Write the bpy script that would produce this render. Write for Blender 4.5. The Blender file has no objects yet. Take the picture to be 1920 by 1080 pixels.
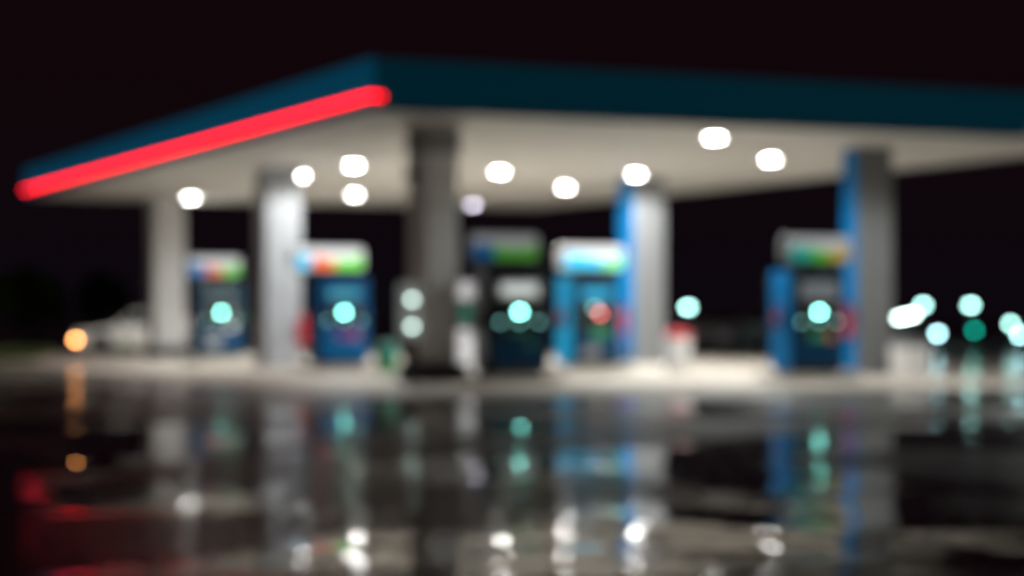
import bpy, bmesh, math, random
from mathutils import Vector, Matrix
random.seed(7)
S = bpy.context.scene
C = S.collection
PI = math.pi

# ------------------------------------------------------------------ camera frame
F = 3944.0            # focal length in photo pixels
HZ = 590.0            # horizon row
CAMZ = 1.28
U = Vector((0.913, 0.4080, 0)).normalized()     # along the canopy front
V = Vector((-U.y, U.x, 0))                      # along the canopy depth
TH = math.atan2(U.y, U.x)
N0 = Vector((-2.40, 36.1, 0))                   # near corner of canopy
H = 4.82                                        # soffit height
CW, CL = 17.0, 30.1

def ab(a, b, z=0.0):
    p = N0 + U * a + V * b
    return Vector((p.x, p.y, z))
def gp(px, Y, z=0.0):
    return Vector(((px - 960) / F * Y, Y, z))
def zz(py, Y):
    return CAMZ + (HZ - py) * Y / F

# ------------------------------------------------------------------ materials
def nodes(m):
    m.use_nodes = True
    return m.node_tree.nodes, m.node_tree.links
def mat(name, col, rough=0.5, metal=0.0, spec=0.5, var=0.12, scale=6.0, bump=0.0, coat=0.0, emit=None, es=0.0):
    m = bpy.data.materials.new(name)
    n, l = nodes(m)
    b = n['Principled BSDF']
    b.inputs['Roughness'].default_value = rough
    b.inputs['Metallic'].default_value = metal
    b.inputs['Specular IOR Level'].default_value = spec
    b.inputs['Coat Weight'].default_value = coat
    tc = n.new('ShaderNodeTexCoord')
    ns = n.new('ShaderNodeTexNoise'); ns.inputs['Scale'].default_value = scale; ns.inputs['Detail'].default_value = 6
    l.new(tc.outputs['Object'], ns.inputs['Vector'])
    mx = n.new('ShaderNodeMix'); mx.data_type = 'RGBA'
    mx.inputs[6].default_value = tuple(c * (1 - var) for c in col) + (1,)
    mx.inputs[7].default_value = tuple(min(1, c * (1 + var)) for c in col) + (1,)
    l.new(ns.outputs['Fac'], mx.inputs[0])
    l.new(mx.outputs[2], b.inputs['Base Color'])
    mr = n.new('ShaderNodeMapRange')
    mr.inputs['To Min'].default_value = max(0.02, rough * 0.8); mr.inputs['To Max'].default_value = min(1, rough * 1.2)
    l.new(ns.outputs['Fac'], mr.inputs['Value']); l.new(mr.outputs['Result'], b.inputs['Roughness'])
    if bump:
        bp = n.new('ShaderNodeBump'); bp.inputs['Distance'].default_value = bump
        l.new(ns.outputs['Fac'], bp.inputs['Height']); l.new(bp.outputs['Normal'], b.inputs['Normal'])
    if emit:
        b.inputs['Emission Color'].default_value = tuple(emit) + (1,)
        b.inputs['Emission Strength'].default_value = es
    return m
def glow(name, col, strength):
    return mat(name, (0.6, 0.6, 0.6), 0.35, emit=col, es=strength, var=0.03)

M = {}
M['soffit'] = mat('soffit_metal', (0.56, 0.55, 0.515), 0.55, var=0.05, scale=0.7)
M['roof'] = mat('roof_deck', (0.12, 0.12, 0.12), 0.8)
M['fascia_side'] = mat('fascia_backlit_side', (0.01, 0.06, 0.10), 0.35, emit=(0.0, 0.52, 1.0), es=0.068, var=0.2, scale=0.5)  # glow added so the fascia does not render black, stronger on this side
M['fascia_front'] = mat('fascia_backlit_front', (0.01, 0.04, 0.06), 0.35, emit=(0.0, 0.62, 1.0), es=0.021, var=0.2, scale=0.5)  # same added glow, weaker along the front
M['fascia_trim'] = mat('fascia_trim', (0.05, 0.05, 0.06), 0.4)
M['led'] = mat('red_led', (0.25, 0.002, 0.004), 0.3, spec=0.1, emit=(1.0, 0.0022, 0.0062), es=8, var=0.03)
M['column'] = mat('painted_column', (0.35, 0.36, 0.385), 0.42, var=0.06, scale=1.5)  # column tones are raised or lowered to imitate the light on each
M['column_dark'] = mat('painted_column_dull', (0.19, 0.195, 0.197), 0.45, var=0.08, scale=1.5)
M['column_white2'] = mat('painted_column_pale', (0.56, 0.565, 0.575), 0.45, var=0.05, scale=1.5)
M['column_d'] = mat('painted_column_cool', (0.25, 0.258, 0.27), 0.45, var=0.05, scale=1.5)
M['column_white'] = mat('painted_column_white', (0.92, 0.92, 0.92), 0.45, var=0.05, scale=1.5)
M['bright_blue'] = mat('bright_blue_panel', (0.0, 0.46, 0.95), 0.5, spec=0.1, var=0.08)
M['blue'] = mat('blue_cladding', (0.0, 0.19, 0.52), 0.5, spec=0.1, var=0.08, scale=2)
M['navy'] = mat('navy_panel', (0.0, 0.05, 0.13), 0.3, spec=0.3, var=0.15)
M['bluepanel'] = mat('blue_panel', (0.0, 0.15, 0.46), 0.35, spec=0.3, var=0.15)
M['dark'] = mat('dark_cabinet', (0.010, 0.030, 0.042), 0.3, var=0.2)
M['black'] = mat('black_rubber', (0.012, 0.012, 0.012), 0.5)
M['guard'] = mat('dark_guard', (0.05, 0.05, 0.05), 0.6)
M['white'] = mat('white_plastic', (0.78, 0.77, 0.76), 0.35, var=0.05)
M['topper_dim'] = mat('topper_dim', (0.10, 0.11, 0.11), 0.5, spec=0.2)
M['grey'] = mat('grey_plastic', (0.30, 0.30, 0.31), 0.4)
M['steel'] = mat('steel', (0.5, 0.5, 0.5), 0.3, metal=0.9)
M['red'] = mat('red_paint', (0.75, 0.03, 0.05), 0.3, var=0.08)
M['green'] = mat('green_plastic', (0.03, 0.30, 0.07), 0.4)
M['teal'] = mat('teal_plastic', (0.01, 0.34, 0.25), 0.4)
M['purple'] = mat('purple_sticker', (0.22, 0.05, 0.35), 0.5)
M['pink'] = mat('pink_sticker', (0.65, 0.16, 0.25), 0.5)
M['orange'] = mat('orange_sticker', (0.65, 0.22, 0.05), 0.5)
M['greenst'] = mat('green_sticker', (0.05, 0.32, 0.14), 0.5)
M['yellow'] = mat('yellow_paint', (0.6, 0.42, 0.04), 0.5)
M['kerb'] = mat('kerb_concrete', (0.46, 0.43, 0.39), 0.75, var=0.15, scale=3, bump=0.003)
M['screen'] = glow('teal_screen', (0.28, 1.0, 0.86), 32)
M['button'] = glow('teal_button', (0.34, 1.0, 0.92), 2.8)
M['screen_red'] = glow('red_screen', (1.0, 0.10, 0.10), 7)
M['screen_white'] = glow('pale_screen', (0.75, 1.0, 0.92), 7)
M['lens'] = glow('lamp_lens', (1.0, 1.0, 0.95), 125)
M['lens_dim'] = glow('lamp_lens_dim', (0.86, 0.82, 1.0), 40)
M['lamp_far'] = glow('lamp_far', (0.50, 1.0, 0.90), 22)
M['lamp_warm'] = glow('lamp_far_white', (0.74, 1.0, 0.92), 30)
M['lamp_cyan'] = glow('lamp_cyan', (0.50, 0.92, 1.0), 26)
M['lamp_green'] = glow('lamp_green', (0.0, 0.62, 0.44), 8)
M['amber'] = glow('amber_lens', (1.0, 0.37, 0.10), 38)
M['carwhite'] = mat('car_white', (0.82, 0.80, 0.76), 0.25, coat=0.6, var=0.04)
M['carsilver'] = mat('car_silver', (0.62, 0.60, 0.64), 0.25, metal=0.0, coat=0.6, var=0.04)
M['glass'] = mat('car_glass', (0.02, 0.025, 0.03), 0.05, coat=1.0)
M['lampglass'] = mat('lamp_glass', (0.7, 0.72, 0.75), 0.08, coat=1.0)
M['tail'] = mat('tail_lens', (0.4, 0.01, 0.01), 0.15, coat=1.0)
M['bark'] = mat('bark', (0.07, 0.05, 0.035), 0.9, var=0.3)
M['leaf'] = mat('leaves', (0.09, 0.15, 0.05), 0.6, var=0.45, scale=1.2)
M['grass'] = mat('grass_blades', (0.10, 0.14, 0.03), 0.7, var=0.4, scale=2)
M['boxdim'] = mat('lit_cabinet', (0.7, 0.7, 0.7), 0.4, emit=(0.85, 1.0, 0.93), es=0.11, var=0.04)  # faint glow added to the cabinet, which stands in shade
M['boxlit'] = mat('lit_box', (0.7, 0.7, 0.7), 0.4, emit=(0.95, 0.93, 1.0), es=0.42, var=0.04)  # glow added to brighten a plain white bin and towel box
M['post'] = mat('post_paint', (0.04, 0.04, 0.045), 0.5)

# ------------------------------------------------------------------ mesh helpers
class MB:
    def __init__(self): self.bm = bmesh.new()
    def _x(self, vs, m):
        if m is not None: bmesh.ops.transform(self.bm, matrix=m, verts=vs)
    def box(self, x0, x1, y0, y1, z0, z1, bev=0.0, m=None):
        r = bmesh.ops.create_cube(self.bm, size=1.0)
        vs = r['verts']
        for v in vs:
            v.co = Vector(((x0 + x1) / 2 + v.co.x * (x1 - x0), (y0 + y1) / 2 + v.co.y * (y1 - y0), (z0 + z1) / 2 + v.co.z * (z1 - z0)))
        if bev:
            es = list({e for v in vs for e in v.link_edges})
            rr = bmesh.ops.bevel(self.bm, geom=es, offset=bev, segments=3, affect='EDGES', profile=0.5)
            vs = list({v for f in rr['faces'] for v in f.verts} | {v for v in vs if v.is_valid})
        self._x(vs, m); return self
    def cyl(self, p, r, h, r2=None, n=24, m=None, axis='z'):
        q = bmesh.ops.create_cone(self.bm, cap_ends=True, segments=n, radius1=r, radius2=r if r2 is None else r2, depth=h)
        rot = Matrix.Identity(4)
        if axis == 'y': rot = Matrix.Rotation(PI / 2, 4, 'X')
        if axis == 'x': rot = Matrix.Rotation(PI / 2, 4, 'Y')
        off = Matrix.Translation(Vector(p)) @ rot @ Matrix.Translation((0, 0, h / 2 if axis == 'z' else 0))
        bmesh.ops.transform(self.bm, matrix=off, verts=q['verts'])
        self._x(q['verts'], m); return self
    def lathe(self, prof, n=28, c=(0, 0, 0)):
        rings = []
        for r, z in prof:
            rings.append([self.bm.verts.new((c[0] + r * math.cos(2 * PI * i / n), c[1] + r * math.sin(2 * PI * i / n), c[2] + z)) for i in range(n)])
        for a, b in zip(rings, rings[1:]):
            for i in range(n):
                self.bm.faces.new((a[i], a[(i + 1) % n], b[(i + 1) % n], b[i]))
        self.bm.faces.new(rings[0][::-1]); self.bm.faces.new(rings[-1]); return self
    def prism(self, pts, y0, y1):                # pts in (x,z), extruded along y
        a = [self.bm.verts.new((x, y0, z)) for x, z in pts]
        b = [self.bm.verts.new((x, y1, z)) for x, z in pts]
        n = len(pts)
        self.bm.faces.new(a); self.bm.faces.new(b[::-1])
        for i in range(n): self.bm.faces.new((a[i], b[i], b[(i + 1) % n], a[(i + 1) % n]))
        bmesh.ops.recalc_face_normals(self.bm, faces=self.bm.faces[:]); return self
    def tube(self, pts, r, n=10):
        pts = [Vector(p) for p in pts]; rings = []
        for i, p in enumerate(pts):
            d = (pts[min(i + 1, len(pts) - 1)] - pts[max(i - 1, 0)]).normalized()
            s = d.orthogonal().normalized() if i == 0 else (s - d * s.dot(d)).normalized()
            t = d.cross(s); rr = r[i] if isinstance(r, (list, tuple)) else r
            rings.append([self.bm.verts.new(p + (s * math.cos(2 * PI * k / n) + t * math.sin(2 * PI * k / n)) * rr) for k in range(n)])
        for a, b in zip(rings, rings[1:]):
            for k in range(n): self.bm.faces.new((a[k], a[(k + 1) % n], b[(k + 1) % n], b[k]))
        self.bm.faces.new(rings[0][::-1]); self.bm.faces.new(rings[-1]); return self
    def build(self, name, m, parent=None, smooth=False, loc=None, rz=0):
        me = bpy.data.meshes.new(name)
        bmesh.ops.recalc_face_normals(self.bm, faces=self.bm.faces[:])
        self.bm.to_mesh(me); self.bm.free()
        if smooth:
            for p in me.polygons: p.use_smooth = True
        me.materials.append(m)
        o = bpy.data.objects.new(name, me); C.objects.link(o)
        if parent: o.parent = parent
        if loc is not None: o.location = loc
        o.rotation_euler[2] = rz
        return o
def empty(name, loc, rz=0.0, label=None, cat=None, group=None):
    o = bpy.data.objects.new(name, None); C.objects.link(o)
    o.empty_display_size = 0.2
    o.location = loc; o.rotation_euler[2] = rz
    tag(o, label, cat, group); return o
def tag(o, label=None, cat=None, group=None, kind=None):
    if label: o['label'] = label
    if cat: o['category'] = cat
    if group: o['group'] = group
    if kind: o['kind'] = kind
    return o
def rrect(x0, x1, z0, z1, r, n=6):
    pts = []
    for cx, cz, a0 in ((x1 - r, z1 - r, 0), (x0 + r, z1 - r, 90), (x0 + r, z0 + r, 180), (x1 - r, z0 + r, 270)):
        for i in range(n + 1):
            a = math.radians(a0 + 90 * i / n)
            pts.append((cx + r * math.cos(a), cz + r * math.sin(a)))
    return pts

# ------------------------------------------------------------------ the setting
def wet_ground(name, damp, dry_a, dry_b, wet_a, wet_b, th_water, th_damp, seed, ripple=1.0, wind=False):
    m = bpy.data.materials.new(name); n, l = nodes(m)
    b = n['Principled BSDF']
    geo = n.new('ShaderNodeNewGeometry')
    def noise(scale, detail=3, off=(0, 0, 0), rough=0.5):
        mp = n.new('ShaderNodeMapping'); mp.inputs['Location'].default_value = off
        l.new(geo.outputs['Position'], mp.inputs['Vector'])
        t = n.new('ShaderNodeTexNoise'); t.inputs['Scale'].default_value = scale; t.inputs['Detail'].default_value = detail
        t.inputs['Roughness'].default_value = rough
        l.new(mp.outputs['Vector'], t.inputs['Vector']); return t.outputs['Fac']
    def mixc(fac, c0, c1):
        x = n.new('ShaderNodeMix'); x.data_type = 'RGBA'
        x.inputs[6].default_value = c0 + (1,); x.inputs[7].default_value = c1 + (1,)
        l.new(fac, x.inputs[0]); return x.outputs[2]
    def rng(v, t0, t1, f0=0.0, f1=1.0, smooth=False):
        x = n.new('ShaderNodeMapRange')
        if smooth: x.interpolation_type = 'SMOOTHSTEP'
        x.inputs['From Min'].default_value = f0; x.inputs['From Max'].default_value = f1
        x.inputs['To Min'].default_value = t0; x.inputs['To Max'].default_value = t1
        l.new(v, x.inputs['Value']); return x.outputs['Result']
    pud = rng(noise(0.32, 4, seed), 0, 1, damp, damp + 0.12, True)      # 0 = standing water, 1 = thin damp film
    l.new(rng(pud, 0.02, 0.12), b.inputs['Roughness'])
    g = noise(60, 4)
    patch = noise(0.9, 4, (3, 7, 0))
    l.new(mixc(g, wet_a, wet_b), b.inputs['Base Color'])
    b.inputs['IOR'].default_value = 1.34
    prev = None
    for sc, dist in ((0.42, 0.050 * ripple), (1.5, 0.0085 * ripple)):
        bp = n.new('ShaderNodeBump'); bp.inputs['Distance'].default_value = dist; bp.inputs['Strength'].default_value = 1
        l.new(noise(sc, 2, (5, 2, 0)), bp.inputs['Height'])
        if prev: l.new(prev, bp.inputs['Normal'])
        prev = bp.outputs['Normal']
    l.new(prev, b.inputs['Normal'])
    dry = n.new('ShaderNodeBsdfPrincipled'); dry.inputs['Roughness'].default_value = 0.6
    dry.inputs['Specular IOR Level'].default_value = 0.25
    l.new(mixc(patch, dry_a, dry_b), dry.inputs['Base Color'])
    th = rng(pud, th_water, th_damp)                        # more of the paving stands out where the film is thin
    if wind:                                                # rain blown in at the open right-hand end
        sx = n.new('ShaderNodeSeparateXYZ'); l.new(geo.outputs['Position'], sx.inputs[0])
        ad = n.new('ShaderNodeMath'); ad.operation = 'ADD'
        l.new(th, ad.inputs[0]); l.new(rng(sx.outputs['X'], 0, 0.30, 7.2, 9.5, True), ad.inputs[1]); th = ad.outputs[0]
    sb = n.new('ShaderNodeMath'); sb.operation = 'SUBTRACT'; l.new(noise(14, 3), sb.inputs[0]); l.new(th, sb.inputs[1])
    ml = n.new('ShaderNodeMath'); ml.operation = 'MULTIPLY_ADD'; ml.use_clamp = True
    ml.inputs[1].default_value = 8; ml.inputs[2].default_value = 0.5; l.new(sb.outputs[0], ml.inputs[0])
    ms = n.new('ShaderNodeMixShader'); l.new(ml.outputs[0], ms.inputs[0]); l.new(b.outputs[0], ms.inputs[1]); l.new(dry.outputs[0], ms.inputs[2])
    l.new(ms.outputs[0], n['Material Output'].inputs['Surface'])
    return m
def wet_asphalt():
    return wet_ground('wet_apron', 0.43, (0.26, 0.268, 0.235), (0.42, 0.43, 0.375), (0.07, 0.068, 0.060), (0.13, 0.125, 0.11), 0.60, 0.42, (31, 71, 0))
def concrete():
    return wet_ground('forecourt_concrete', 0.34, (0.56, 0.50, 0.44), (0.74, 0.66, 0.585), (0.32, 0.29, 0.255), (0.42, 0.38, 0.335), 0.37, 0.24, (9, 4, 0), 0.5, True)
MB().box(-400, 400, -60, 900, -0.5, 0).build('ground', wet_asphalt())
tag(bpy.data.objects['ground'], 'wet grey paving in front of the forecourt, mirroring the lights', kind='structure')

def pad(name, a0, a1, b0, b1, z0, z1, m, r=0.0):
    pts = rrect(a0, a1, b0, b1, r) if r else [(a0, b0), (a1, b0), (a1, b1), (a0, b1)]
    mb = MB()
    lo = [mb.bm.verts.new(ab(x, y, z0)) for x, y in pts]; hi = [mb.bm.verts.new(ab(x, y, z1)) for x, y in pts]
    mb.bm.faces.new(lo[::-1]); mb.bm.faces.new(hi)
    for i in range(len(pts)):
        j = (i + 1) % len(pts); mb.bm.faces.new((lo[i], lo[j], hi[j], hi[i]))
    o = mb.build(name, m); o['kind'] = 'structure'; return o
pad('forecourt', -1.8, 18.5, -4.0, 33.0, -0.05, 0.012, concrete(), 2.5)

# ------------------------------------------------------------------ canopy
can = empty('canopy', ab(0, 0, 0), TH, 'large fuel station canopy with dark blue fascia and glowing red edge strip', 'canopy')
mb = MB().box(0.03, CW - 0.03, 0.03, CL - 0.03, H, H + 0.06)
sof = mb.build('soffit', M['soffit'], can)
mb = MB()
for i in range(1, 34):                       # standing seams between soffit planks
    x = i * 0.5
    mb.box(x - 0.012, x + 0.012, 0.05, CL - 0.05, H - 0.012, H - 0.001)
mb.build('seam', M['soffit'], sof)
MB().box(0.05, CW - 0.05, 0.05, CL - 0.05, H + 0.063, H + 0.75).build('roof', M['roof'], can)
zt = 5.68
fs = []
o = MB().box(-0.06, 0.028, -0.06, CL + 0.06, H + 0.03, zt, 0.01).build('fascia', M['fascia_side'], can); tag(o, 'brighter blue fascia along the red strip')
o = MB().box(0.031, CW + 0.06, -0.06, 0.028, H + 0.03, zt, 0.01).build('fascia', M['fascia_front'], can); tag(o, 'darker teal fascia along the front')
MB().box(CW - 0.028, CW + 0.06, 0.031, CL - 0.031, H + 0.03, zt, 0.01).build('fascia', M['fascia_front'], can)
MB().box(0.031, CW + 0.06, CL - 0.028, CL + 0.06, H + 0.03, zt, 0.01).build('fascia', M['fascia_front'], can)
mb = MB()
mb.box(-0.075, 0.02, -0.075, CL + 0.07, H - 0.04, H + 0.027)
mb.box(0.023, CW + 0.07, -0.075, 0.02, H - 0.04, H + 0.027)
mb.box(CW - 0.02, CW + 0.07, 0.023, CL - 0.023, H - 0.04, H + 0.027)
mb.box(0.023, CW + 0.07, CL - 0.02, CL + 0.07, H - 0.04, H + 0.027)
mb.build('edge_trim', M['fascia_trim'], can)
mb = MB().box(-0.115, -0.063, -0.115, CL, 4.995, 5.055, 0.01).box(-0.060, 0.16, -0.115, -0.063, 4.995, 5.055, 0.01)
tag(mb.build('light_strip', M['led'], can), 'glowing red light strip')

cols = [  # px, Y, width, blue side, shade tone, guard, cap
    (311, 62.6, 0.92, 0.92, False, False, True, False),
    (521, 51.0, 0.90, 0.90, False, False, False, False),
    (812, 39.9, 0.70, 0.70, False, True, True, True),
    (1204, 54.7, 0.90, 0.84, True, False, False, False),
    (1628, 44.5, 0.88, 0.52, True, True, False, False)]
inv = Matrix.Rotation(-TH, 4, 'Z')
colpos = []
for px, Y, w, wd, blue, dull, guard, cap in cols:
    p = inv @ (gp(px, Y) - ab(0, 0)); x, y = p.x, p.y; h = w / 2; g = wd / 2
    colpos.append((x, y, h, g))
    m = M['column_dark'] if dull else M['column']
    top = H - 0.002
    m = {314: 0, 311: M['column_white2'], 521: M['column'], 812: M['column_white'], 1204: M['column_d'], 1628: M['column_dark']}[px]
    c = MB().box(-h, h, -g, g, 0.0, top, 0.025).build('column', m, can, loc=(x, y, 0), rz=0.12 if cap else 0.0)
    if blue: tag(c, 'column with a blue left side')
    for s in (0.34, 0.67):
        MB().box(-h - 0.004, h + 0.004, -g - 0.004, g + 0.004, 0.1 + s * H - 0.008, 0.1 + s * H + 0.008).build('joint_band', M['grey'], c)
    if blue:
        MB().box(-h - 0.04, -h - 0.003, -g + 0.01, g - 0.01, 0.12, top - 0.08, 0.01).build('side_panel', M['blue'], c)
    if guard:
        q = 0.16 if cap else 0.07
        MB().box(-h - q, h + q, -g - q, g + q, 0.013, 0.36, 0.03).build('base_guard', M['guard'], c)
    else:
        MB().box(-h - 0.045, h + 0.045, -g - 0.045, g + 0.045, 0.013, 0.11, 0.02).build('base_plate', M['grey'], c)
    if cap:
        MB().box(-h - 0.03, h + 0.03, -h - 0.03, h + 0.03, H - 0.50, H - 0.016, 0.01).build('collar', M['grey'], c)
        MB().box(-h - 0.20, -h - 0.033, -0.10, 0.10, H - 1.0, H - 0.78, 0.02).build('junction_box', M['guard'], c)

lights = [
    (358, 372, 'bright round canopy light beside the top of the leftmost column'),
    (563, 331, 'bright canopy light at the top right of the second column from the left'),
    (663, 311, 'upper of the two bright canopy lights left of the dark-capped column'),
    (665, 366, 'lower of the two bright canopy lights left of the dark-capped column'),
    (937, 323, 'bright canopy light first to the right of the dark-capped column'),
    (1060, 352, 'bright canopy light above the pump with the cyan lit topper'),
    (1193, 333, 'bright canopy light in front of the nearer-to-centre blue-sided column top'),
    (1340, 259, 'bright canopy light nearest the front fascia'),
    (1445, 300, 'rightmost bright canopy light, before the right blue-sided column'),
    (1955, 246, 'canopy light of the front row at the right end, past the picture edge'),  # added lamp out of view, brightens the right-hand bin
    (887, 391, 'dim lavender canopy light at the back edge beside the dark-capped column')]
for i, (px, py, lab) in enumerate(lights):
    z = H - 0.06; Y = (z - CAMZ) * F / (HZ - py)
    if i == 6: Y -= 1.0
    if i == 10: Y -= 2.2
    t = empty('canopy_light', gp(px, Y, H - 0.001), TH, lab, 'canopy light', 'lights under the canopy')
    MB().lathe([(0.30, -0.013), (0.29, -0.04), (0.24, -0.055)]).build('housing', M['white'], t, True)
    MB().lathe([(0.145, -0.057), (0.141, -0.060), (0.08, -0.062)]).build('lens', M['lens_dim'] if i == 10 else M['lens'], t, True)
    if i != 10:                              # the downlight behind the lens
        ld = bpy.data.lights.new('downlight', 'SPOT'); ld.energy = 1000; ld.color = (0.98, 1.0, 0.96)
        ld.spot_size = math.radians(165); ld.spot_blend = 0.3; ld.shadow_soft_size = 0.12
        lo = bpy.data.objects.new('downlight', ld); C.objects.link(lo); lo.parent = t; lo.location = (0, 0, -0.075)

# ------------------------------------------------------------------ fuel pumps
def wave(x0, x1, zb, f0, n=14):
    pts = [(x0 + (x1 - x0) * i / n, zb) for i in range(n + 1)]
    pts += [(x1 - (x1 - x0) * i / n, zb + f0(1 - i / n)) for i in range(n + 1)]
    return pts
def pglow(c):
    m_ = max(c); return mat('price_glow', (0.02, 0.02, 0.02), 0.3, emit=tuple(x / m_ for x in c), es=m_, var=0.03)
def make_pump(px, Y, label, body, side, colors, es, topw, header, screen=True, sticker=(), wts=(0.33, 0.33, 0.34), price=(0.06, 0.06, 0.06)):
    t = empty('fuel_pump', gp(px, Y, 0.15), TH, label, 'fuel pump', 'fuel pumps on the forecourt')
    w, d = 0.58, 0.37
    bd = MB().box(-w, w, -d, d, 0.10, 1.96, 0.03).build('cabinet', body, t)
    MB().box(-w + 0.05, w - 0.05, -d + 0.05, d - 0.05, 0.0, 0.098).build('plinth', M['black'], t)
    for s in (-1, 1):
        x0, x1 = (-w - 0.05, -w - 0.003) if s < 0 else (w + 0.003, w + 0.05)
        MB().box(x0, x1, -d + 0.02, d - 0.02, 0.06, 1.98, 0.015).build('side_panel', side, t)
    MB().box(-w + 0.04, w - 0.04, -d - 0.025, -d - 0.003, 0.16, 0.72, 0.01).build('lower_door', M['navy'] if body is M['dark'] else M['bluepanel'], t)
    # upper head with header panel, display bezel, buttons
    hp = MB().box(-0.44, 0.44, -d - 0.03, -d - 0.003, 1.44, 1.76, 0.012).build('header_panel', header, t)
    pd = MB().box(-0.36, 0.36, -d - 0.037, -d - 0.032, 1.50, 1.70)
    pd.build('price_display', pglow(price), hp)
    bz = MB().box(-0.46, 0.46, -d - 0.035, -d - 0.003, 0.90, 1.40, 0.012).build('bezel', M['black'], t)
    if screen:
        MB().box(-0.055, 0.055, -d - 0.045, -d - 0.037, 1.15, 1.215).build('display', M['screen'], bz)
        for x in (-0.40, 0.0, 0.40):
            MB().box(x - 0.035, x + 0.035, -d - 0.043, -d - 0.037, 0.965, 1.015).build('button', M['button'], bz)
    else:
        MB().box(0.02, 0.13, -d - 0.045, -d - 0.037, 1.10, 1.21).build('display', M['screen_red'], bz)
        MB().box(-0.14, 0.02, -d - 0.043, -d - 0.037, 1.25, 1.32).build('display', M['button'], bz)
    MB().box(0.26, 0.36, -d - 0.055, -d - 0.037, 1.14, 1.30, 0.008).build('card_reader', M['grey'], bz)
    for sm, x0, x1, z0, z1 in sticker:
        MB().box(x0, x1, -d - 0.031, -d - 0.027, z0, z1).build('sticker', M[sm], t)
    # nozzles and hoses on both flanks
    for s in (-1, 1):
        x = s * (w + 0.052)
        bt = MB().box(min(x, x + s * 0.06), max(x, x + s * 0.06), -0.10, 0.10, 0.92, 1.22, 0.015).build('nozzle_boot', M['black'], t)
        nz = MB().box(min(x + s * 0.062, x + s * 0.115), max(x + s * 0.062, x + s * 0.115), -0.05, 0.07, 0.98, 1.14, 0.015)
        nz.tube([(x + s * 0.09, 0.0, 1.13), (x + s * 0.09, -0.03, 1.26), (x + s * 0.09, -0.10, 1.31)], 0.016)
        nz.build('nozzle', M['red'] if s < 0 else M['green'], t)
        pts = []
        for i in range(17):
            k = i / 16
            pts.append((x + s * (0.09 + 0.10 * math.sin(PI * k)), 0.03 + 0.22 * k, 1.0 + 0.86 * k - 0.75 * math.sin(PI * k) * (1 - 0.35 * k)))
        MB().tube(pts, 0.017).build('hose', M['black'], t, True)
    # topper
    ox = {407: -0.12, 634: -0.26, 958: -0.20, 1104: 0.04, 1515: 0.17}[px]
    for x in (-0.36 + ox * 0.7, 0.36 + ox * 0.7):
        MB().box(x - 0.04, x + 0.04, -0.06, 0.06, 1.96, 2.16).build('topper_post', M['guard'], t)
    tw = topw / 2; z0, z1 = 2.15, 2.66
    MB().prism(rrect(ox - tw, ox + tw, z0, z1, 0.10), -0.17, 0.17).build('topper', M['white'] if es > 0.5 else M['topper_dim'], t)
    face = MB().prism(rrect(ox - tw + 0.03, ox + tw - 0.03, z0 + 0.03, z1 - 0.03, 0.08), -0.182, -0.172).build('topper_face', glowm('white', (0.95, 0.97, 1.0), es), t)

    k = len(colors); cut = [0.0]
    for q in wts: cut.append(cut[-1] + q)
    for i, cc in enumerate(colors):
        x0 = ox - tw + 0.05 + (2 * tw - 0.10) * cut[i]; x1 = ox - tw + 0.05 + (2 * tw - 0.10) * cut[i + 1]
        hh = 0.29
        f0 = (lambda q, i=i: hh * (0.84 + 0.16 * math.sin(2 * PI * (0.1 + cut[i] + q * (cut[i + 1] - cut[i])))))
        MB().prism(wave(x0, x1 - 0.004, z0 + 0.03, f0), -0.188, -0.184).build('colour_band', glowm('band', cc, es * 1.15), face)
    return t
_gl = {}
def glowm(nm, c, es):
    k = (nm, tuple(c), round(es, 3))
    if k not in _gl:
        _gl[k] = mat('topper_' + nm, tuple(min(0.8, x * min(0.6, 0.12 + es * 0.5) + 0.005) for x in c), 0.3, emit=c, es=es, var=0.04)
    return _gl[k]
CY = (0.0, 0.62, 1.0); OR = (1.0, 0.16, 0.02); GR = (0.16, 0.80, 0.06); TE = (0.0, 0.65, 0.55); BL = (0.0, 0.22, 0.65); YE = (0.85, 0.55, 0.03); LG = (0.25, 0.95, 0.35)
pumps = [
    (407, 56.0, 'fuel pump with dim orange and green topper beside the leftmost column', M['dark'], M['navy'], (BL, OR, GR), 0.36, 1.45, M['dark'], True, (('grey', -0.4, 0.0, 0.3, 0.6), ('white', 0.15, 0.40, 0.74, 0.86)), (0.33, 0.33, 0.34), (0.04, 0.09, 0.10)),
    (634, 48.0, 'blue fuel pump with bright topper of cyan, orange and green', M['bluepanel'], M['navy'], (CY, OR, GR), 1.0, 1.64, M['bluepanel'], True, (('purple', -0.15, 0.25, 0.55, 0.80), ('pink', 0.25, 0.36, 0.55, 0.80), ('blue', -0.5, 0.5, 0.18, 0.45)), (0.22, 0.36, 0.42), (0.06, 0.36, 0.46)),
    (958, 39.8, 'dark fuel pump with white header panel and dim green topper, right of the dark-capped column', M['dark'], M['dark'], (BL, GR, GR), 0.20, 1.42, M['white'], True, (('greenst', -0.2, 0.15, 0.76, 0.86), ('greenst', 0.15, 0.30, 0.5, 0.65)), (0.33, 0.33, 0.34), (0.66, 0.72, 0.70)),
    (1104, 47.0, 'blue fuel pump with bright white and cyan topper and a red display', M['dark'], M['bright_blue'], (CY, CY, LG), 0.92, 1.52, M['bluepanel'], False, (('greenst', -0.1, 0.3, 0.6, 0.84), ('grey', -0.35, 0.1, 0.2, 0.42)), (0.33, 0.33, 0.34), (0.02, 0.46, 0.70)),
    (1515, 41.0, 'dark fuel pump with bright blue side and dim teal and yellow topper', M['dark'], M['blue'], (TE, GR, YE), 0.26, 1.42, M['grey'], True, (('orange', 0.18, 0.36, 0.62, 0.80), ('greenst', -0.2, 0.12, 0.62, 0.82)), (0.33, 0.33, 0.34), (0.13, 0.16, 0.17))]
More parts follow.
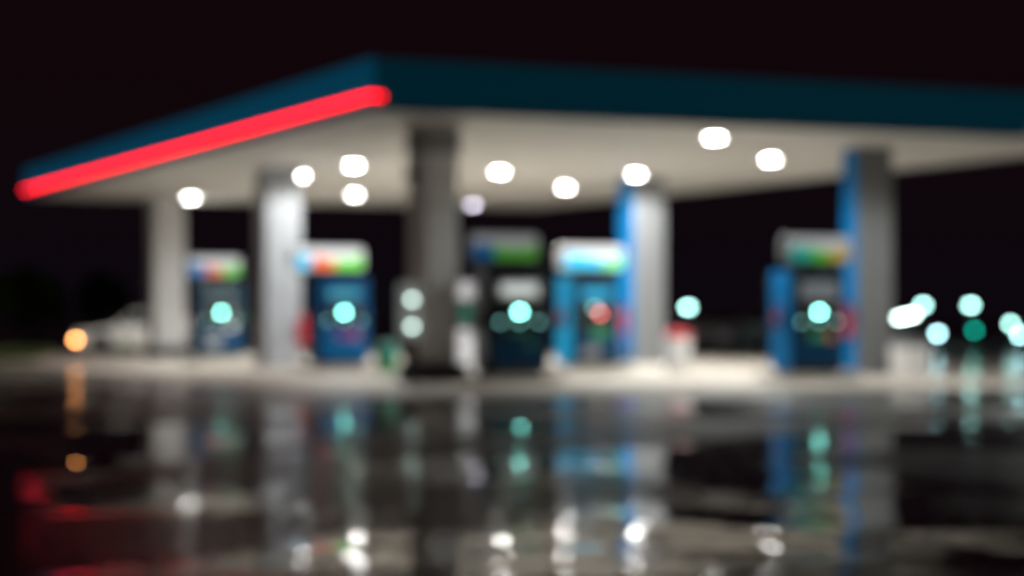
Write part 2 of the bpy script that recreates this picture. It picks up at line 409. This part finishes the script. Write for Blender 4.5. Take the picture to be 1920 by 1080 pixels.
for i, p in enumerate(pumps):
    q = inv @ (gp(p[0], p[1]) - ab(0, 0))
    pad('kerb_island', q.x - 0.88, q.x + 0.88, q.y - 0.72, q.y + 0.72, 0.0, 0.149, M['kerb'], 0.3)
    make_pump(*p)

# ------------------------------------------------------------------ small forecourt furniture
def bin_(px, Y, w, h, label, bodym, lidm, round_=False, k=0.74):
    t = empty('litter_bin', gp(px, Y, 0.013), TH, label, 'bin', 'bins on the forecourt')
    r = w / 2
    if round_:
        MB().lathe([(r * 0.86, 0), (r * 0.88, 0.03), (r, h * k), (r * 0.98, h * (k + 0.01))]).build('body', bodym, t, True)
        MB().lathe([(r * 1.04, h * (k + 0.012)), (r * 1.05, h * (k + 0.06)), (r * 0.9, h * 0.93), (r * 0.5, h * 0.99), (0.02, h)]).build('lid', lidm, t, True)
    else:
        r /= 1.2
        MB().box(-r, r, -r, r, 0, h * 0.80, 0.03).build('body', bodym, t)
        l = MB().box(-r - 0.02, r + 0.02, -r - 0.02, r + 0.02, h * 0.803, h, 0.04).build('lid', lidm, t)
        MB().box(-r * 0.6, r * 0.6, -r - 0.024, -r - 0.018, h * 0.84, h * 0.94).build('opening', M['black'], l)
bin_(725, 45.5, 0.46, 0.68, 'low green bin with teal lid between the blue pump and the dark-capped column', M['green'], M['teal'], True, 0.45)
bin_(1271, 47.0, 0.60, 0.94, 'white bin with red domed lid, right of the middle blue-sided column', M['white'], M['red'], True, 0.80)
bin_(1706, 43.5, 0.72, 0.76, 'white boxy bin standing right of the rightmost column', M['white'], M['grey'])

t = empty('service_stand', gp(876, 43.6, 0.013), TH, 'pale service stand with two lit white boxes, right behind the dark-capped column', 'service stand')
MB().box(-0.04, 0.04, 0.10, 0.18, 0, 2.0).build('post', M['grey'], t)
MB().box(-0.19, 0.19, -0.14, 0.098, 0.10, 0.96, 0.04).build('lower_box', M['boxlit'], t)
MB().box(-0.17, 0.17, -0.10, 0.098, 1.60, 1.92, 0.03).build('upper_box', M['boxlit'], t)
MB().box(-0.15, 0.15, -0.08, 0.098, 1.16, 1.42, 0.02).build('squeegee_bucket', M['teal'], t)

t = empty('payment_terminal', gp(768, 38.1, 0.013), TH, 'pale pedestal payment terminal with two lit panels, left of the dark-capped column', 'payment terminal')
MB().box(-0.10, 0.10, -0.08, 0.08, 0, 0.83, 0.02).build('pedestal', M['guard'], t)
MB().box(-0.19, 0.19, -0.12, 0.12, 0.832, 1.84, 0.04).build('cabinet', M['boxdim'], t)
for z in (1.54, 1.05):
    MB().box(-0.055, 0.055, -0.128, -0.122, z - 0.035, z + 0.035).build('screen', M['screen_white'], t)

def extinguisher(loc, rz, label):
    t = empty('fire_extinguisher', loc, rz, label, 'fire extinguisher', 'fire extinguishers on the columns'); t.scale = (1.3, 1.1, 1.15)
    MB().box(-0.05, 0.05, 0.11, 0.125, 0.05, 0.5).build('bracket', M['guard'], t)
    MB().lathe([(0.085, 0), (0.105, 0.03), (0.105, 0.42), (0.08, 0.50), (0.035, 0.54), (0.03, 0.58)]).build('cylinder', M['red'], t, True)
    MB().box(-0.025, 0.025, -0.09, 0.05, 0.582, 0.63, 0.008).build('handle', M['black'], t)
    MB().tube([(0.03, 0, 0.60), (0.10, -0.02, 0.58), (0.13, -0.03, 0.42), (0.115, -0.04, 0.2)], 0.014).build('hose', M['black'], t, True)
def on_col(i, lx, ly, z):
    x, y, h, g = colpos[i]
    return ab(x + lx, y + ly, z)
h = colpos[1][2]; extinguisher(on_col(1, h + 0.0, -h - 0.15, 0.60), TH, 'red fire extinguisher at the right edge of the second column from the left')
h = colpos[3][2]; extinguisher(on_col(3, -h - 0.168, -0.05, 0.82), TH - PI / 2, 'red fire extinguisher on the blue side of the middle column')
h = colpos[4][2]; extinguisher(on_col(4, -h - 0.168, -0.1, 0.82), TH - PI / 2, 'red fire extinguisher on the blue side of the rightmost column')
t = empty('fire_bucket', on_col(3, -colpos[3][2] - 0.33, -0.12, 0.013), TH, 'pink red sand bucket on a stand below the middle column extinguisher', 'fire bucket')
MB().box(-0.15, 0.15, -0.15, 0.15, 0.0, 0.28, 0.01).build('stand', M['guard'], t)
MB().lathe([(0.12, 0.282), (0.17, 0.60), (0.18, 0.61), (0.165, 0.60)]).build('pail', M['pink'], t, True)
MB().tube([(-0.17, 0, 0.60), (-0.12, 0, 0.72), (0, 0, 0.77), (0.12, 0, 0.72), (0.17, 0, 0.60)], 0.01).build('handle', M['steel'], t, True)

# ------------------------------------------------------------------ cars
def make_car(loc, rz, paint, label, amber):
    t = empty('parked_car', loc, rz, label, 'car', 'cars parked behind the station')
    # faces -x
    L = [(-2.20, 0.30), (-2.24, 0.50), (-2.18, 0.66), (-1.95, 0.76), (-1.1, 0.88), (-0.95, 0.90), (1.75, 0.93), (2.12, 0.90), (2.22, 0.72), (2.24, 0.45), (2.18, 0.30)]
    arch = lambda cx: [(cx + 0.37 * math.cos(a), 0.32 + 0.37 * math.sin(a)) for a in [PI * k / 8 for k in range(9)]]
    prof = L + [(1.75, 0.22)] + arch(1.36) + [(0.95, 0.22), (-0.95, 0.22)] + arch(-1.36) + [(-1.75, 0.22)]
    mb = MB().prism(prof, -0.84, 0.84)
    body = mb.build('body', paint, t)
    bv = body.modifiers.new('bevel', 'BEVEL'); bv.width = 0.05; bv.segments = 3; bv.limit_method = 'ANGLE'
    cab = [(-1.05, 0.885), (-0.35, 1.36), (-0.15, 1.42), (0.75, 1.43), (1.15, 1.37), (1.72, 0.925)]
    mb = MB()
    rows = []
    for y, ins in ((-0.80, 0), (0.80, 0)):
        rows.append([mb.bm.verts.new((x, y * (1 - 0.22 * max(0, (z - 0.92) / 0.5)), z)) for x, z in cab])
    a, b = rows; mb.bm.faces.new(a); mb.bm.faces.new(b[::-1])
    for i in range(len(cab)):
        j = (i + 1) % len(cab); mb.bm.faces.new((a[i], b[i], b[j], a[j]))
    cabin = mb.build('cabin', paint, t)
    bv = cabin.modifiers.new('bevel', 'BEVEL'); bv.width = 0.03; bv.segments = 2; bv.limit_method = 'ANGLE'
    def pane(pts):                            # a thin pane from outline points
        q = MB(); vs = [q.bm.verts.new(p) for p in pts]; f = q.bm.faces.new(vs)
        r = bmesh.ops.extrude_face_region(q.bm, geom=[f]); n = f.normal.copy(); q.bm.normal_update(); n = f.normal.copy()
        for g in r['geom']:
            if isinstance(g, bmesh.types.BMVert): g.co += n * 0.012
        q.build('window', M['glass'], t)
    yy = lambda z, s: s * (0.808 * (1 - 0.22 * max(0, (z - 0.92) / 0.5)))
    for s in (-1, 1):
        pane([(x, yy(z, s), z) for x, z in ((-0.85, 0.96), (-0.28, 1.34), (0.28, 1.36), (0.28, 0.96))])
        pane([(x, yy(z, s), z) for x, z in ((0.36, 0.96), (0.36, 1.36), (0.98, 1.34), (1.42, 0.98))])
        MB().box(-0.78, -0.62, s * 0.82 if s > 0 else -0.98, 0.98 if s > 0 else -0.82, 0.92, 1.04, 0.02).build('mirror', paint, t)
        for x in (-1.36, 1.36):
            w = MB().cyl((x, s * 0.77, 0.315), 0.315, 0.21, axis='y', n=32).build('wheel', M['black'], t)
            MB().cyl((x, s * 0.885, 0.315), 0.2, 0.03, axis='y', n=24).build('rim', M['steel'], w)
        MB().box(-2.19, -1.98, s * 0.70 - 0.13, s * 0.70 + 0.13, 0.60, 0.75, 0.03).build('headlight', M['lampglass'], t)
        MB().box(2.08, 2.25, s * 0.70 - 0.11, s * 0.70 + 0.11, 0.68, 0.86, 0.03).build('tail_light', M['tail'], t)
        if amber and s > 0:
            MB().box(-2.21, -2.07, s * 0.835 - 0.03, s * 0.835 + 0.03, 0.43, 0.52, 0.01).build('turn_signal', M['amber'], t)
    pane([(-0.97, -0.70, 0.97), (-0.97, 0.70, 0.97), (-0.40, 0.60, 1.345), (-0.40, -0.60, 1.345)])
    pane([(1.62, 0.70, 1.02), (1.62, -0.70, 1.02), (1.24, -0.60, 1.33), (1.24, 0.60, 1.33)])
    MB().box(-2.262, -2.20, -0.35, 0.35, 0.36, 0.56, 0.01).build('grille', M['black'], t)
    MB().box(2.242, 2.255, -0.26, 0.26, 0.50, 0.61).build('number_plate', M['white'], t)
    return t
make_car(gp(276, 68.0, 0.0), math.radians(0), M['carwhite'], 'white car parked side-on at the left with its amber turn signal lit', True)
make_car(gp(1372, 78.0, 0.0), math.radians(62), M['carsilver'], 'dull silver car parked in the dark between the two blue-sided columns', False)
# the amber signal faces the photo: put on the near flank
for o in list(bpy.data.objects):
    if o.name.startswith('turn_signal'): o.location.y = -0.835 * 2

# ------------------------------------------------------------------ lamps beyond the forecourt
def low_lamp(px, py, Y, m, label, kind='low_lamp', wide=0.13):
    z = zz(py, Y)
    t = empty(kind, gp(px, Y, 0.0), 0, label, 'lamp', 'lamps beyond the forecourt')
    MB().lathe([(0.07, 0), (0.07, 0.04), (0.035, 0.05), (0.03, z - 0.075)], 16).build('post', M['post'], t, True)
    MB().lathe([(wide * 0.8, z - 0.073), (wide, z - 0.02), (wide, z + 0.03), (wide * 0.7, z + 0.06)], 20).build('globe', m, t, True)
    MB().lathe([(wide * 1.2, z + 0.063), (wide * 0.9, z + 0.10), (0.02, z + 0.13)], 20).build('cap', M['post'], t, True)
low_lamp(1290, 576, 88, M['lamp_far'], 'single teal-white lamp standing alone right of the middle column', wide=0.15)
low_lamp(1731, 572, 92, M['lamp_far'], 'teal-white lamp just above the brightest white pair at the right', wide=0.15)
low_lamp(1820, 572, 90, M['lamp_far'], 'teal-white lamp above the green one at the right', wide=0.15)
t = empty('twin_lamp', gp(1700, 86, 0.0), 0, 'brightest white lamp with two heads, nearest the rightmost column', 'lamp', 'lamps beyond the forecourt')
z = zz(594, 86)
MB().lathe([(0.08, 0), (0.04, 0.06), (0.035, z - 0.16)], 16).build('post', M['post'], t, True)
MB().tube([(-0.32, 0, z - 0.12), (0, 0, z - 0.16), (0.32, 0, z + 0.02)], 0.03).build('arm', M['post'], t, True)
for x, dz in ((-0.29, -0.04), (0.0, 0.02), (0.29, 0.10)):
    MB().lathe([(0.09, dz + z - 0.06), (0.14, dz + z - 0.01), (0.12, dz + z + 0.05)], 20, (x, 0, 0)).build('globe', M['lamp_warm'], t, True)
low_lamp(1758, 625, 75, M['lamp_cyan'], 'low pale blue bollard lamp left of the green lamp', 'bollard_lamp', 0.09)
low_lamp(1827, 619, 80, M['lamp_green'], 'dim deep green bollard lamp at the right', 'bollard_lamp', 0.09)
low_lamp(1895, 607, 78, M['lamp_far'], 'teal bollard lamp near the right picture edge, taller of two', 'bollard_lamp', 0.09)
low_lamp(1912, 628, 76, M['lamp_cyan'], 'pale bollard lamp at the right picture edge, shorter of two', 'bollard_lamp', 0.09)

# ------------------------------------------------------------------ trees, shrubs, grass
def leaf_cloud(mb, centers, n, size):
    for _ in range(n):
        c, r = random.choice(centers)
        d = Vector((random.gauss(0, 1), random.gauss(0, 1), random.gauss(0, 1))).normalized() * r * random.random() ** 0.4
        p = Vector(c) + d
        a = Vector((random.uniform(-1, 1), random.uniform(-1, 1), random.uniform(-1, 1))).normalized()
        b = a.orthogonal().normalized(); s = size * random.uniform(0.6, 1.4)
        vs = [mb.bm.verts.new(p + q) for q in (-a * s, b * s * 0.5, a * s, -b * s * 0.5)]
        mb.bm.faces.new(vs)
def tree(px, Y, h, r, label):
    t = empty('tree', gp(px, Y, 0.0), random.uniform(0, 6), label, 'tree', 'trees at the back')
    mb = MB().tube([(0, 0, 0), (0.05, 0, h * 0.25), (0.0, 0.08, h * 0.5), (0.05, 0, h * 0.8)], [0.17, 0.13, 0.09, 0.03])
    cs = []
    for k in range(9):
        a = k * 2.4; z = h * (0.38 + 0.055 * k); rr = r * (0.75 - 0.04 * k)
        e = (rr * math.cos(a), rr * math.sin(a), z + 0.4)
        mb.tube([(0, 0, z - 0.3), (e[0] * 0.5, e[1] * 0.5, z), e], [0.06, 0.045, 0.015], 6)
        cs.append((e, r * random.uniform(0.35, 0.55)))
    cs.append(((0, 0, h * 0.9), r * 0.5))
    mb.build('trunk', M['bark'], t)
    q = MB(); leaf_cloud(q, cs, 2600, 0.16); q.build('crown', M['leaf'], t)
tree(-40, 76, 2.6, 1.3, 'dim bushy tree at the left picture edge')
tree(60, 82, 2.7, 1.3, 'dim tree right of the edge tree, above the grass')
tree(190, 95, 2.9, 1.2, 'faint tree behind the white car')
def shrub(px, Y, h, r, label):
    t = empty('shrub', gp(px, Y, 0.0), 0, label, 'shrub', 'small shrubs at the back')
    MB().tube([(0, 0, 0), (0, 0.02, h * 0.6)], [0.03, 0.012], 6).build('stem', M['bark'], t)
    q = MB(); leaf_cloud(q, [((0, 0, h * 0.55), r), ((r * 0.5, 0, h * 0.4), r * 0.7), ((-r * 0.5, 0.1, h * 0.45), r * 0.7)], 260, 0.06)
    q.build('foliage', M['grass'], t)
shrub(432, 60.5, 0.5, 0.3, 'small yellow-green shrub behind the leftmost pump')
shrub(235, 66.0, 0.35, 0.25, 'low yellow-green shrub in front of the white car')
q = MB()
for _ in range(9000):
    Y = random.uniform(58, 74); px = random.uniform(-120, 110) - (74 - Y) * 3
    p = gp(px, Y, 0.0); hh = random.uniform(0.08, 0.24); a = random.uniform(0, PI); s = 0.02
    d = Vector((math.cos(a) * s, math.sin(a) * s, 0)); tip = Vector((random.uniform(-.07, .07), random.uniform(-.07, .07), hh))
    q.bm.faces.new([q.bm.verts.new(v) for v in (p - d, p + d, p + tip)])
tag(q.build('grass', M['grass']), 'rough grass verge at the left edge', 'grass', kind='stuff')

# ------------------------------------------------------------------ night sky
w = bpy.data.worlds.new('World'); S.world = w; w.use_nodes = True
bg = w.node_tree.nodes['Background']
sky = w.node_tree.nodes.new('ShaderNodeTexSky'); sky.sky_type = 'NISHITA'; sky.sun_disc = False
sky.sun_elevation = math.radians(-8); sky.sun_rotation = math.radians(200)
mixn = w.node_tree.nodes.new('ShaderNodeMix'); mixn.data_type = 'RGBA'; mixn.inputs[0].default_value = 0.97
mixn.inputs[7].default_value = (0.0036, 0.0011, 0.0014, 1)
W = w.node_tree                                           # town glow: the lowest sky is a little bluer
tc = W.nodes.new('ShaderNodeTexCoord'); sx = W.nodes.new('ShaderNodeSeparateXYZ'); W.links.new(tc.outputs['Generated'], sx.inputs[0])
mr = W.nodes.new('ShaderNodeMapRange'); mr.inputs['From Max'].default_value = 0.12; W.links.new(sx.outputs['Z'], mr.inputs['Value'])
gm = W.nodes.new('ShaderNodeMix'); gm.data_type = 'RGBA'
gm.inputs[6].default_value = (0.0036, 0.0024, 0.0044, 1); gm.inputs[7].default_value = (0.0056, 0.0019, 0.0029, 1)
W.links.new(mr.outputs['Result'], gm.inputs[0]); W.links.new(gm.outputs[2], mixn.inputs[7])
w.node_tree.links.new(sky.outputs[0], mixn.inputs[6]); w.node_tree.links.new(mixn.outputs[2], bg.inputs['Color'])
bg.inputs['Strength'].default_value = 1.0

# ------------------------------------------------------------------ camera
cd = bpy.data.cameras.new('camera'); co = bpy.data.objects.new('camera', cd); C.objects.link(co)
co.location = (0, 0, CAMZ); co.rotation_euler = (PI / 2, 0, 0)
cd.sensor_width = 36; cd.lens = F / 1920 * 36; cd.shift_y = (HZ - 540) / 1920
cd.clip_end = 2000
cd.dof.use_dof = True; cd.dof.focus_distance = 2.6; cd.dof.aperture_fstop = 2.62; cd.dof.aperture_blades = 0
S.camera = co
S.view_settings.view_transform = 'Standard'; S.view_settings.look = 'None'
S.view_settings.exposure = 0; S.view_settings.gamma = 1
cy = S.cycles
cy.use_denoising = True
cy.max_bounces = 8; cy.diffuse_bounces = 4; cy.glossy_bounces = 4
cy.sample_clamp_indirect = 0
